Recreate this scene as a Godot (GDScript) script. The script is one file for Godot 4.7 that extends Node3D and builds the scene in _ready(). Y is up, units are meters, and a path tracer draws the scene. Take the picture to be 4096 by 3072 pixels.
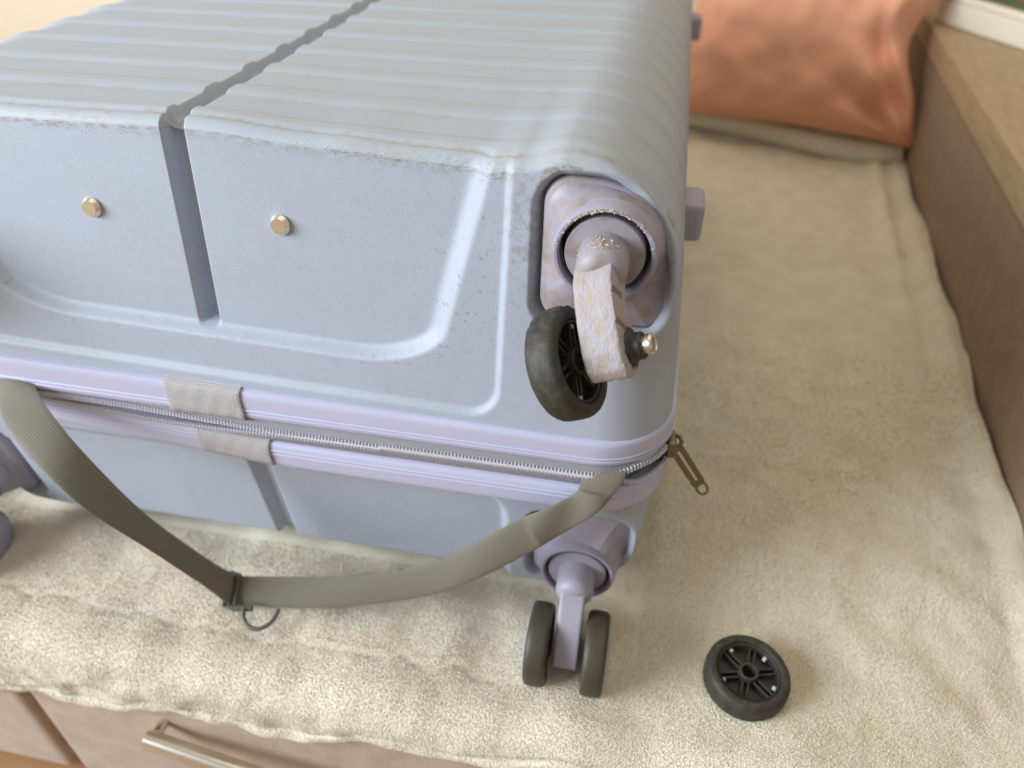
extends Node3D
# A pale suitcase with a broken caster lying on a fleece-covered sofa. y is up, metres.

const STRAP_U := [Vector3(-0.1371, 0.1666, 0.0030), Vector3(-0.1258, 0.1676, 0.0130), Vector3(-0.1020, 0.1727, 0.0320), Vector3(-0.0756, 0.1656, 0.0480), Vector3(-0.0579, 0.1390, 0.0520), Vector3(-0.0456, 0.1015, 0.0460), Vector3(-0.0333, 0.0612, 0.0360), Vector3(-0.0202, 0.0369, 0.0300), Vector3(-0.0171, 0.0274, 0.0260), Vector3(-0.0188, 0.0203, 0.0220), Vector3(0.0146, 0.0267, 0.0220), Vector3(0.0577, 0.0351, 0.0200), Vector3(0.1041, 0.0530, 0.0200), Vector3(0.1381, 0.0726, 0.0200), Vector3(0.1668, 0.0999, 0.0190), Vector3(0.1929, 0.1239, 0.0160), Vector3(0.2121, 0.1369, 0.0140), Vector3(0.2227, 0.1442, 0.0120), Vector3(0.2255, 0.1486, 0.0080), Vector3(0.2255, 0.1529, 0.0030)]
const STRAP_L := [Vector3(-0.1663, 0.1660, 0.0030), Vector3(-0.1584, 0.1579, 0.0160), Vector3(-0.1279, 0.1659, 0.0420), Vector3(-0.0895, 0.1627, 0.0660), Vector3(-0.0615, 0.1427, 0.0750), Vector3(-0.0443, 0.1097, 0.0690), Vector3(-0.0358, 0.0659, 0.0540), Vector3(-0.0262, 0.0280, 0.0430), Vector3(-0.0221, 0.0047, 0.0370), Vector3(-0.0206, 0.0010, 0.0340), Vector3(0.0148, 0.0046, 0.0320), Vector3(0.0590, 0.0154, 0.0310), Vector3(0.1071, 0.0336, 0.0300), Vector3(0.1439, 0.0520, 0.0280), Vector3(0.1755, 0.0785, 0.0260), Vector3(0.2044, 0.1038, 0.0220), Vector3(0.2259, 0.1238, 0.0180), Vector3(0.2397, 0.1392, 0.0140), Vector3(0.2486, 0.1513, 0.0080), Vector3(0.2520, 0.1619, 0.0030)]
const BUCKLE_AT := 8.6       # where along the strap the slider sits

const LEN := 0.80            # length of the case
const LEAN := 0.13           # the bottom face leans back this much per metre
const GX := -0.0065          # centre groove
const CX := 0.2275           # casters
const CYU := 0.2965
const CYL := 0.055
const FLIP := 0.351          # the lower shell is the upper one turned over: y -> FLIP - y
const RIB := 0.047

var rng := RandomNumberGenerator.new()
var fine := FastNoiseLite.new()
var mid := FastNoiseLite.new()
var wide := FastNoiseLite.new()
var M := {}


func _ready() -> void:
	rng.seed = 7
	camera_and_light()
	for a in [[fine, 900.0, 3], [mid, 160.0, 3], [wide, 14.0, 2]]:
		a[0].seed = 11
		a[0].frequency = a[1]
		a[0].fractal_octaves = a[2]
		a[0].noise_type = FastNoiseLite.TYPE_SIMPLEX_SMOOTH
	materials()
	floor_and_sofa()
	blanket()
	pillow()
	game_box()
	suitcase()
	loose_wheel()


func camera_and_light() -> void:
	var cam := Camera3D.new()
	cam.name = "camera"
	add_child(cam)
	cam.position = Vector3(0.2461, 0.4681, 0.3218)
	cam.rotation = Vector3(-0.6615, 0.1948, 0.002)
	var lens := CameraAttributesPhysical.new()
	lens.frustum_focal_length = 23.28
	lens.frustum_focus_distance = 0.385
	lens.frustum_near = 0.02
	lens.frustum_far = 60.0
	lens.exposure_aperture = 4.8
	cam.attributes = lens
	cam.current = true
	var we := WorldEnvironment.new()
	we.name = "room_air"
	var e := Environment.new()
	e.background_mode = Environment.BG_COLOR
	e.background_color = Color(0.58, 0.535, 0.455).linear_to_srgb()
	e.background_energy_multiplier = 0.74
	e.tonemap_mode = Environment.TONE_MAPPER_LINEAR
	e.tonemap_exposure = 1.09
	e.sdfgi_enabled = true
	e.ssao_enabled = true
	e.ssil_enabled = true
	we.environment = e
	add_child(we)
	var win := AreaLight3D.new()
	win.name = "window_daylight"
	win.light_color = Color(0.93, 0.965, 1.0)
	win.light_energy = 10.8
	win.area_size = Vector2(1.5, 1.1)
	win.area_range = 8.0
	win.shadow_enabled = true
	add_child(win)
	var top := AreaLight3D.new()
	top.name = "added_overhead_fill"  # light added overhead to lift the far blanket, pillow and case top
	top.light_color = Color(1.0, 0.95, 0.86)
	top.light_energy = 1.5
	top.area_size = Vector2(2.2, 2.2)
	top.area_range = 8.0
	top.shadow_enabled = true
	add_child(top)
	top.look_at_from_position(Vector3(0.35, 2.4, -0.75), Vector3(0.35, 0.0, -0.75), Vector3(0, 0, -1))
	win.look_at_from_position(Vector3(-1.95, 1.12, 1.15), Vector3(0.10, 0.10, -0.05), Vector3.UP)


# ---------------------------------------------------------------- materials

func noise_tex(freq: float, octaves: int, kind := FastNoiseLite.TYPE_SIMPLEX_SMOOTH, size := 512, ramp = null, sd := 3) -> NoiseTexture2D:
	var n := FastNoiseLite.new()
	n.noise_type = kind
	n.frequency = freq
	n.fractal_octaves = octaves
	n.seed = sd
	var t := NoiseTexture2D.new()
	t.width = size
	t.height = size
	t.seamless = true
	t.noise = n
	if ramp:
		var g := Gradient.new()
		g.offsets = PackedFloat32Array()
		g.colors = PackedColorArray()
		var offs := PackedFloat32Array()
		var cols := PackedColorArray()
		for r in ramp:
			offs.append(r[0])
			cols.append(r[1])
		g.offsets = offs
		g.colors = cols
		t.color_ramp = g
	return t


func lin(r: float, g: float, b: float) -> Color:
	return Color(r, g, b).linear_to_srgb()


func mat(id: String, c: Color, rough: float, metal := 0.0) -> StandardMaterial3D:
	var m := StandardMaterial3D.new()
	m.resource_name = id
	m.albedo_color = c
	m.roughness = rough
	m.metallic = metal
	M[id] = m
	return m


func bump(m: StandardMaterial3D, t: Texture2D, cm: float, scale: float) -> StandardMaterial3D:
	m.heightmap_enabled = true
	m.heightmap_texture = t
	m.heightmap_scale = cm
	m.uv1_triplanar = true
	m.uv1_scale = Vector3.ONE * scale
	return m


func weave_image(kind: String) -> ImageTexture:
	# cloth structure: height and tone of threads
	var n := 128
	var im := Image.create(n, n, false, Image.FORMAT_RGB8)
	for y in n:
		for x in n:
			var u := float(x) / n
			var v := float(y) / n
			var h := 0.5
			if kind == "plain":
				var a := absf(sin(u * PI * 8.0))
				var b := absf(sin(v * PI * 8.0))
				var over := (int(u * 8.0) + int(v * 8.0)) % 2 == 0
				h = 0.45 + 0.55 * (a * 0.9 if over else b * 0.75) * (0.5 + 0.5 * (b if over else a))
			elif kind == "twill":
				h = 0.55 + 0.45 * sin((u * 6.0 + v * 6.0) * TAU)
			elif kind == "elastic":
				# v runs across the strap: ribs of a knit with a thread every rib
				var rib := absf(sin(v * PI * 2.0))
				h = 0.68 + 0.28 * pow(rib, 0.6) + 0.10 * sin((u * 16.0 + (0.5 if fmod(v * 2.0, 1.0) > 0.5 else 0.0)) * TAU) * rib
			var q := clampf(h, 0.0, 1.0)
			im.set_pixel(x, y, Color(q, q, q))
	return ImageTexture.create_from_image(im)


func materials() -> void:
	var grain := noise_tex(0.11, 2)
	var m := mat("shell_plastic", lin(0.37, 0.412, 0.497), 0.52)
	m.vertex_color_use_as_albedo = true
	bump(m, grain, 0.018, 21.0)
	m = mat("frame_plastic", lin(0.47, 0.475, 0.64), 0.45)
	m = mat("caster_plastic", lin(0.325, 0.305, 0.385), 0.48)
	m.vertex_color_use_as_albedo = true
	bump(m, noise_tex(0.03, 4), 0.012, 14.0)
	m = m.duplicate()
	m.resource_name = "dusty_caster_plastic"
	m.albedo_color = Color.WHITE
	m.albedo_texture = noise_tex(0.009, 5, FastNoiseLite.TYPE_SIMPLEX_SMOOTH, 512, [[0.0, lin(0.21, 0.16, 0.12)], [0.32, lin(0.285, 0.24, 0.23)], [0.52, lin(0.32, 0.292, 0.345)], [1.0, lin(0.325, 0.303, 0.38)]], 14)
	M["dusty_caster_plastic"] = m
	m = mat("worn_plastic", Color.WHITE, 0.6)
	m.albedo_texture = noise_tex(0.016, 5, FastNoiseLite.TYPE_SIMPLEX_SMOOTH, 512, [[0.0, lin(0.33, 0.262, 0.20)], [0.40, lin(0.365, 0.318, 0.29)], [0.55, lin(0.36, 0.33, 0.365)], [1.0, lin(0.36, 0.337, 0.42)]], 8)
	bump(m, noise_tex(0.05, 5), 0.035, 16.0)
	m.uv1_scale = Vector3(22.0, 13.0, 13.0)
	m = mat("gap_dark", lin(0.02, 0.02, 0.045), 0.6)
	m = mat("hollow_shade", lin(0.17, 0.145, 0.14), 0.8)
	m = mat("lining", lin(0.012, 0.013, 0.022), 0.9)
	m = mat("tyre", Color.WHITE, 0.62)
	m.albedo_texture = noise_tex(0.014, 5, FastNoiseLite.TYPE_SIMPLEX_SMOOTH, 512, [[0.0, lin(0.020, 0.018, 0.014)], [0.5, lin(0.032, 0.029, 0.022)], [0.7, lin(0.048, 0.042, 0.032)], [1.0, lin(0.085, 0.074, 0.056)]], 5)
	bump(m, noise_tex(0.05, 4), 0.02, 18.0)
	m = mat("tyre_olive", lin(0.052, 0.044, 0.030), 0.5)
	bump(m, noise_tex(0.02, 3), 0.006, 14.0)
	m = mat("rim_black", lin(0.030, 0.028, 0.023), 0.5)
	m = mat("peg", lin(0.58, 0.54, 0.62), 0.5)
	m = mat("pin_steel", lin(0.64, 0.62, 0.54), 0.3, 0.95)
	m = mat("rivet_brass", lin(0.80, 0.76, 0.62), 0.27, 0.95)
	m = mat("zip_metal", lin(0.20, 0.18, 0.12), 0.38, 0.85)
	m = mat("handle_chrome", lin(0.74, 0.71, 0.64), 0.22, 1.0)
	m = mat("zip_teeth", lin(0.60, 0.60, 0.68), 0.35)
	m = mat("zip_tape", lin(0.82, 0.82, 0.90), 0.85)
	m.albedo_texture = weave_image("twill")
	m.heightmap_enabled = true
	m.heightmap_texture = m.albedo_texture
	m.heightmap_scale = 0.03
	m = mat("tab_fabric", lin(0.93, 0.89, 0.92), 0.9)
	m.albedo_texture = weave_image("plain")
	m.heightmap_enabled = true
	m.heightmap_texture = m.albedo_texture
	m.heightmap_scale = 0.03
	m = mat("strap_elastic", lin(0.195, 0.178, 0.135), 0.72)
	m.albedo_texture = weave_image("elastic")
	m.heightmap_enabled = true
	m.heightmap_texture = m.albedo_texture
	m.heightmap_scale = 0.03
	m.rim_enabled = true
	m.rim = 0.3
	m = mat("buckle_plastic", lin(0.095, 0.092, 0.080), 0.45)
	m = mat("fleece", lin(0.725, 0.675, 0.55), 0.95)
	m.vertex_color_use_as_albedo = true
	m.rim_enabled = true
	m.rim = 0.5
	m.rim_tint = 0.6
	bump(m, noise_tex(0.09, 3), 0.10, 13.0)
	m = mat("velvet", lin(0.74, 0.36, 0.225), 0.85)
	m.rim_enabled = true
	m.rim = 1.0
	m.rim_tint = 0.75
	bump(m, noise_tex(0.02, 4), 0.08, 5.0)
	m = mat("suede", Color.WHITE, 0.95)
	m.albedo_texture = noise_tex(0.010, 5, FastNoiseLite.TYPE_SIMPLEX_SMOOTH, 512, [[0.0, lin(0.32, 0.232, 0.168)], [0.5, lin(0.375, 0.275, 0.20)], [1.0, lin(0.43, 0.32, 0.235)]], 9)
	m.rim_enabled = true
	m.rim = 0.4
	m.rim_tint = 0.7
	bump(m, noise_tex(0.09, 3), 0.03, 6.0)
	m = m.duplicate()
	m.resource_name = "shaded_suede"
	m.albedo_color = lin(0.66, 0.57, 0.48)  # same suede, browner, with the shade on the side panel put into its colour
	M["shaded_suede"] = m
	m = mat("oak", Color.WHITE, 0.55)
	m.albedo_texture = noise_tex(0.014, 4, FastNoiseLite.TYPE_SIMPLEX_SMOOTH, 512, [[0.0, lin(0.32, 0.225, 0.125)], [0.5, lin(0.39, 0.28, 0.16)], [1.0, lin(0.43, 0.315, 0.185)]], 4)
	m.uv1_triplanar = true
	m.uv1_scale = Vector3(14.0, 14.0, 1.6)
	m = mat("floor_wood", lin(0.32, 0.17, 0.075), 0.4)
	m = mat("wall_paint", lin(0.70, 0.60, 0.45), 0.9)
	m = mat("box_card", lin(0.80, 0.76, 0.64), 0.7)
	m = mat("crumb", lin(0.88, 0.83, 0.70), 0.95)
	m.vertex_color_use_as_albedo = true


# ---------------------------------------------------------------- mesh helpers

func normals_of(V: PackedVector3Array, I: PackedInt32Array) -> PackedVector3Array:
	var N := PackedVector3Array()
	N.resize(V.size())
	for t in range(0, I.size(), 3):
		var a := I[t]
		var b := I[t + 1]
		var c := I[t + 2]
		var n := (V[c] - V[a]).cross(V[b] - V[a])
		N[a] += n
		N[b] += n
		N[c] += n
	for i in N.size():
		N[i] = N[i].normalized()
	return N


func mesh_of(V: PackedVector3Array, I: PackedInt32Array, N: PackedVector3Array, UV = null, C = null) -> ArrayMesh:
	var a := []
	a.resize(Mesh.ARRAY_MAX)
	a[Mesh.ARRAY_VERTEX] = V
	a[Mesh.ARRAY_NORMAL] = N
	a[Mesh.ARRAY_INDEX] = I
	if UV != null:
		a[Mesh.ARRAY_TEX_UV] = UV
	if C != null:
		a[Mesh.ARRAY_COLOR] = C
	var m := ArrayMesh.new()
	m.add_surface_from_arrays(Mesh.PRIMITIVE_TRIANGLES, a)
	return m


func smooth(V: PackedVector3Array, I: PackedInt32Array, UV = null, C = null) -> ArrayMesh:
	return mesh_of(V, I, normals_of(V, I), UV, C)


func crease(V: PackedVector3Array, I: PackedInt32Array, deg := 38.0) -> ArrayMesh:
	# split normals where faces meet at more than that angle
	var lim := cos(deg_to_rad(deg))
	var at := {}
	var fn := PackedVector3Array()
	for t in range(0, I.size(), 3):
		var n := (V[I[t + 2]] - V[I[t]]).cross(V[I[t + 1]] - V[I[t]])
		fn.append(n)
		for k in 3:
			var key := Vector3i((V[I[t + k]] * 200000.0).round())
			if not at.has(key):
				at[key] = []
			at[key].append(t / 3)
	var P := PackedVector3Array()
	var N := PackedVector3Array()
	var J := PackedInt32Array()
	for t in range(0, I.size(), 3):
		var me := fn[t / 3]
		if me.length_squared() < 1e-22:
			continue
		var mu := me.normalized()
		for k in 3:
			var key := Vector3i((V[I[t + k]] * 200000.0).round())
			var s := Vector3.ZERO
			for f in at[key]:
				var g: Vector3 = fn[f]
				if g.normalized().dot(mu) > lim:
					s += g
			P.append(V[I[t + k]])
			N.append(s.normalized())
			J.append(J.size())
	return mesh_of(P, J, N)


func grid_index(nu: int, nv: int, closed_u := false, flip := false, base := 0) -> PackedInt32Array:
	# vertices base + j * nu + i
	var I := PackedInt32Array()
	var ku := nu if closed_u else nu - 1
	for j in nv - 1:
		for i in ku:
			var a := base + j * nu + i
			var b := base + j * nu + (i + 1) % nu
			var c := a + nu
			var d := b + nu
			if flip:
				I.append_array([a, b, c, b, d, c])
			else:
				I.append_array([a, c, b, b, c, d])
	return I


func lathe(prof: Array, seg := 40, deg := 38.0) -> ArrayMesh:
	# profile of (radius, height) turned round the y axis; listed so that the outside is on the left hand going along it upwards
	var V := PackedVector3Array()
	for p in prof:
		for i in seg:
			var a := TAU * i / seg
			V.append(Vector3(p.x * cos(a), p.y, p.x * sin(a)))
	return crease(V, grid_index(seg, prof.size(), true, true), deg)


func extrude(poly: Array, depth: float, bevel := 0.001, deg := 38.0) -> ArrayMesh:
	# polygon in x,y (anticlockwise), swept along z, with bevelled rims
	var n := poly.size()
	var off := []
	for i in n:
		var a: Vector2 = (poly[i] - poly[(i + n - 1) % n]).normalized()
		var b: Vector2 = (poly[(i + 1) % n] - poly[i]).normalized()
		var t := a + b
		t = t.normalized() if t.length() > 1e-6 else a
		off.append(poly[i] + Vector2(-t.y, t.x) * bevel)
	var V := PackedVector3Array()
	for r in [[off, -depth / 2], [poly, -depth / 2 + bevel], [poly, depth / 2 - bevel], [off, depth / 2]]:
		for p in r[0]:
			V.append(Vector3(p.x, p.y, r[1]))
	var I := grid_index(n, 4, true, false)
	var tri := Geometry2D.triangulate_polygon(PackedVector2Array(off))
	for t in range(0, tri.size(), 3):
		var a: Vector2 = off[tri[t]]
		var b: Vector2 = off[tri[t + 1]]
		var c: Vector2 = off[tri[t + 2]]
		var ccw := (b - a).cross(c - a) > 0
		var f := [tri[t], tri[t + 1], tri[t + 2]] if ccw else [tri[t], tri[t + 2], tri[t + 1]]
		I.append_array([f[0], f[1], f[2]])
		I.append_array([f[0] + 3 * n, f[2] + 3 * n, f[1] + 3 * n])
	return crease(V, I, deg)


func round_poly(w: float, h: float, rad: Array, seg := 7) -> Array:
	# anticlockwise rounded rectangle; radii from the lower left corner on
	var out := []
	var cs := [Vector2(-w, -h), Vector2(w, -h), Vector2(w, h), Vector2(-w, h)]
	var inw := [Vector2(1, 1), Vector2(-1, 1), Vector2(-1, -1), Vector2(1, -1)]
	for k in 4:
		var rr: Vector2 = rad[k] if rad[k] is Vector2 else Vector2(rad[k], rad[k])
		var c: Vector2 = cs[k] + inw[k] * rr
		for i in seg + 1:
			var a: float = PI + PI / 2 * k + PI / 2 * i / seg
			out.append(c + Vector2(cos(a), sin(a)) * rr)
	return out


func tube(path: Array, r: float, seg := 10, closed := false, squash := 1.0) -> ArrayMesh:
	var V := PackedVector3Array()
	var n := path.size()
	var up := Vector3.UP
	for i in n:
		var a: Vector3 = path[(i + n - 1) % n] if closed or i > 0 else path[i]
		var b: Vector3 = path[(i + 1) % n] if closed or i < n - 1 else path[i]
		var t := (b - a).normalized()
		if absf(t.dot(up)) > 0.95:
			up = Vector3.RIGHT
		var s := t.cross(up).normalized()
		var w := s.cross(t)
		up = w
		for k in seg:
			var f := TAU * k / seg
			V.append(path[i] + s * cos(f) * r + w * sin(f) * r * squash)
	var I := PackedInt32Array()
	var rows := n if closed else n - 1
	for j in rows:
		for k in seg:
			var a := j * seg + k
			var b := j * seg + (k + 1) % seg
			var c := ((j + 1) % n) * seg + k
			var d := ((j + 1) % n) * seg + (k + 1) % seg
			I.append_array([a, b, c, b, d, c])
	if not closed:
		for e in [0, n - 1]:
			var c := V.size()
			V.append(path[e])
			for k in seg:
				var a: int = e * seg + k
				var b: int = e * seg + (k + 1) % seg
				if e == 0:
					I.append_array([c, b, a])
				else:
					I.append_array([c, a, b])
	return crease(V, I, 50.0)


func rbox_data(size: Vector3, r: float) -> Array:
	var V := PackedVector3Array()
	var I := PackedInt32Array()
	var h := size / 2
	var co := []
	for k in 3:
		co.append([-h[k], -h[k] + r * 0.42, -h[k] + r, h[k] - r, h[k] - r * 0.42, h[k]])
	for ax in 3:
		var u := (ax + 1) % 3
		var v := (ax + 2) % 3
		for sg in [-1, 1]:
			var base := V.size()
			for j in 6:
				for i in 6:
					var p := Vector3()
					p[ax] = h[ax] * sg
					p[u] = co[u][i]
					p[v] = co[v][j]
					var c := Vector3(clampf(p.x, -h.x + r, h.x - r), clampf(p.y, -h.y + r, h.y - r), clampf(p.z, -h.z + r, h.z - r))
					V.append(c + (p - c).normalized() * r)
			I.append_array(grid_index(6, 6, false, sg < 0, base))
	return [V, I]


func rbox(size: Vector3, r: float) -> ArrayMesh:
	var d := rbox_data(size, r)
	return crease(d[0], d[1], 44.0)


func joined(pieces: Array, deg := 38.0) -> ArrayMesh:
	# [[mesh, transform], ...] as one mesh
	var st := SurfaceTool.new()
	st.begin(Mesh.PRIMITIVE_TRIANGLES)
	for p in pieces:
		st.append_from(p[0], 0, p[1])
	return st.commit()


func part(parent: Node3D, called: String, m: Mesh, material: Material, x := Transform3D()) -> MeshInstance3D:
	var o := MeshInstance3D.new()
	o.name = called
	o.mesh = m
	o.material_override = null
	for s in m.get_surface_count():
		o.set_surface_override_material(s, material)
	o.transform = x
	parent.add_child(o, true)
	return o


func thing(called: String, label: String, category: String, at := Vector3.ZERO) -> Node3D:
	var o := Node3D.new()
	o.name = called
	o.position = at
	o.set_meta("label", label)
	o.set_meta("category", category)
	add_child(o, true)
	return o


func at(p: Vector3, euler := Vector3.ZERO) -> Transform3D:
	return Transform3D(Basis.from_euler(euler), p)


func steps(segs: Array) -> PackedFloat32Array:
	var out := PackedFloat32Array()
	for s in segs:
		var n := int(maxf(1.0, roundf((s[1] - s[0]) / s[2])))
		for i in n:
			out.append(lerpf(s[0], s[1], float(i) / n))
	out.append(segs[-1][1])
	return out


func sst(a: float, b: float, x: float) -> float:
	return smoothstep(a, b, x)


# ---------------------------------------------------------------- the suitcase's shells

func shell_sdf(p: Vector3) -> float:
	var hw := 0.2735 - 0.085 * (p.y - 0.185)
	var rc := 0.058
	var qx := absf(p.x) - hw + rc
	var qy := p.y - 0.336 + rc
	var d2 := minf(maxf(qx, qy), 0.0) - rc + sqrt(maxf(qx, 0.0) ** 2 + maxf(qy, 0.0) ** 2)
	var df := ((p.y - 0.183) * LEAN + p.z) / 1.0084
	var rf := 0.0055 + 0.0365 * sst(0.27, 0.215, p.y)
	var u := maxf(rf + d2, 0.0)
	var v := maxf(rf + df, 0.0)
	var d := minf(-rf, maxf(d2, df)) + sqrt(u * u + v * v)
	var db := -(p.z + LEN)
	u = maxf(0.04 + d, 0.0)
	v = maxf(0.04 + db, 0.0)
	return minf(-0.04, maxf(d, db)) + sqrt(u * u + v * v)


const TOPX := [-0.30, -0.1, 0.0, 0.083, 0.135, 0.161, 0.183, 0.205, 0.23, 0.30]
const TOPY := [-0.002, 0.001, 0.0018, -0.0033, -0.0062, -0.0070, -0.0042, 0.0015, 0.0024, 0.001]


func top_edge(x: float) -> float:
	for i in TOPX.size() - 1:
		if x < TOPX[i + 1]:
			var t := clampf((x - TOPX[i]) / (TOPX[i + 1] - TOPX[i]), 0.0, 1.0)
			return lerpf(TOPY[i], TOPY[i + 1], t * t * (3.0 - 2.0 * t))
	return TOPY[-1]


func corner_d(a: float, b: float, r: float) -> float:
	# distance to the outside of a quadrant a<0, b<0 with a rounded corner
	var u := maxf(a + r, 0.0)
	var v := maxf(b + r, 0.0)
	return minf(maxf(a + r, b + r), 0.0) + sqrt(u * u + v * v) - r


func pocket_d(x: float, y: float) -> float:
	var px := absf(x) - CX - (0.0105 if x < 0.0 else 0.0)
	var py := y - 0.2885
	var ex := (px - (0.0355 - 0.050)) / 0.050
	var ey := (py - (0.0405 - 0.034)) / 0.034
	if ex > 0.0 and ey > 0.0:
		return (sqrt(ex * ex + ey * ey) - 1.0) * 0.034
	var qx := maxf(px - 0.0355, -px - 0.0385) + 0.015
	var qy := maxf(py - 0.0405, -py - 0.0420) + 0.015
	if py > 0.0 and px > 0.0:
		return maxf(px - 0.0355, py - 0.0405)
	return minf(maxf(qx, qy), 0.0) + sqrt(maxf(qx, 0.0) ** 2 + maxf(qy, 0.0) ** 2) - 0.015


func recess_d(x: float, y: float) -> float:
	var a := (absf(x + 0.003) - 0.1385 - (y - 0.25) * 0.245) * 0.71
	var b := (0.2175 - 0.035 * (x - 0.1) - y) * 1.43
	return corner_d(a, b, 0.03)


func recess_rise(d: float) -> float:
	# hollow at the foot, steeper towards the rim
	var t := clampf((d + 0.001) / 0.0100, 0.0, 1.0)
	return lerpf(t * t, sst(0.0, 1.0, t), t)


func step_d(x: float, y: float) -> float:
	return corner_d(absf(x) - 0.1735 - 0.03 * (y - 0.21), 0.1915 - 0.03 * x - y, 0.018)


func shell_feature(p: Vector3, n: Vector3, lower: bool) -> float:
	var h := 0.0
	var wf := sst(0.35, 0.75, n.z)
	var g := 1.0 - sst(0.0030, 0.0074, absf(p.x - GX))
	if lower:
		g = 1.0 - sst(0.0035, 0.0090, absf(p.x))
	if wf > 0.0:
		var f := 0.0
		if lower:
			f -= 0.007 * g * sst(0.2235, 0.2275, p.y)
		else:
			f -= 0.0105 * g * sst(0.2185, 0.2225, p.y + 0.035 * p.x)
		f -= 0.011 * (1.0 - sst(-0.0068, 0.0006, pocket_d(p.x, p.y)))
		h += wf * f
	if wf < 1.0:
		var t := (-0.028 - p.z) / RIB + 1.0
		var f := t - floorf(t)
		var s := lerpf(0.0023, 0.0015, sst(-0.05, 0.1, p.x)) * (sst(0.0, 0.10, f) * (1.0 - 0.85 * sst(0.30, 0.50, f)) - 0.15 * sst(0.95, 1.0, f)) * sst(0.165, 0.215, p.y)
		s *= 1.0 - sst(-0.038, -0.030, p.z) * sst(0.165, 0.185, absf(p.x))
		if n.z > -0.5:
			s -= 0.0072 * g * sst(0.5, 0.8, n.y)
		h += (1.0 - wf) * s
	return h


func shell_tint(p: Vector3, n: Vector3, lower: bool) -> Color:
	var c := Vector3(1, 1, 1)
	var grime := Vector3(0.80, 0.73, 0.56)
	var brown := Vector3(0.46, 0.27, 0.13)
	var m := mid.get_noise_3dv(p)
	var f := fine.get_noise_3dv(p)
	var w := wide.get_noise_3dv(p)
	if lower:
		return Color(1, 1, 1).lerp(Color(0.94, 0.92, 0.88), sst(0.1, 0.5, m + w) * 0.5)
	if p.z > -0.2:
		# grime along the worn bottom edge
		var e := exp(-pow((p.y - 0.333) / 0.005, 2.0)) * sst(-0.045, -0.024, p.z)
		c = c.lerp(grime, clampf(e * (0.55 + 1.2 * m + 0.9 * f), 0.0, 1.0))
		c = c.lerp(Vector3(0.50, 0.39, 0.25), clampf(e * sst(0.12, 0.40, f + 0.5 * m) * 0.8, 0.0, 1.0))
		if n.z > 0.3:
			var d := pocket_d(p.x, p.y)
			var rim := exp(-pow((d - 0.004) / 0.009, 2.0)) * sst(0.255, 0.30, p.y)
			c = c.lerp(Vector3(0.66, 0.56, 0.44), clampf(rim * sst(-0.15, 0.45, m + 0.6 * f) * 0.75, 0.0, 1.0))
			# specks of dirt in the bottom ledge of the recess and on the band by the caster
			var rd := recess_d(p.x, p.y)
			var ledge := exp(-pow((rd - 0.009) / 0.006, 2.0)) * (1.0 - 0.7 * sst(0.25, 0.28, p.y))
			var band := exp(-pow((p.x - 0.158) / 0.03, 2.0)) * sst(0.19, 0.25, p.y)
			c = c.lerp(brown, sst(0.32, 0.46, f) * sst(-0.1, 0.4, m) * clampf(ledge * (0.6 + 1.6 * maxf(w, 0.0)) + band * 0.8 * (0.4 + maxf(m, 0.0)), 0.0, 0.8))
			c = c.lerp(Vector3(0.93, 0.90, 0.84), sst(0.0, 0.5, m + w) * 0.35)
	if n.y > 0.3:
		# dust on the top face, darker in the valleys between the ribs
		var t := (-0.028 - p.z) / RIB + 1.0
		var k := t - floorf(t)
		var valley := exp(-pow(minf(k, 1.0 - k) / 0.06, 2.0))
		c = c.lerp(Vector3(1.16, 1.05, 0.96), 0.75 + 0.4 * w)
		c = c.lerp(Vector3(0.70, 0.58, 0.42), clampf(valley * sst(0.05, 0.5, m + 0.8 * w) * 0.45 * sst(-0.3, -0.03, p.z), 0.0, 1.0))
	return Color(c.x, c.y, c.z)


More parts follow.
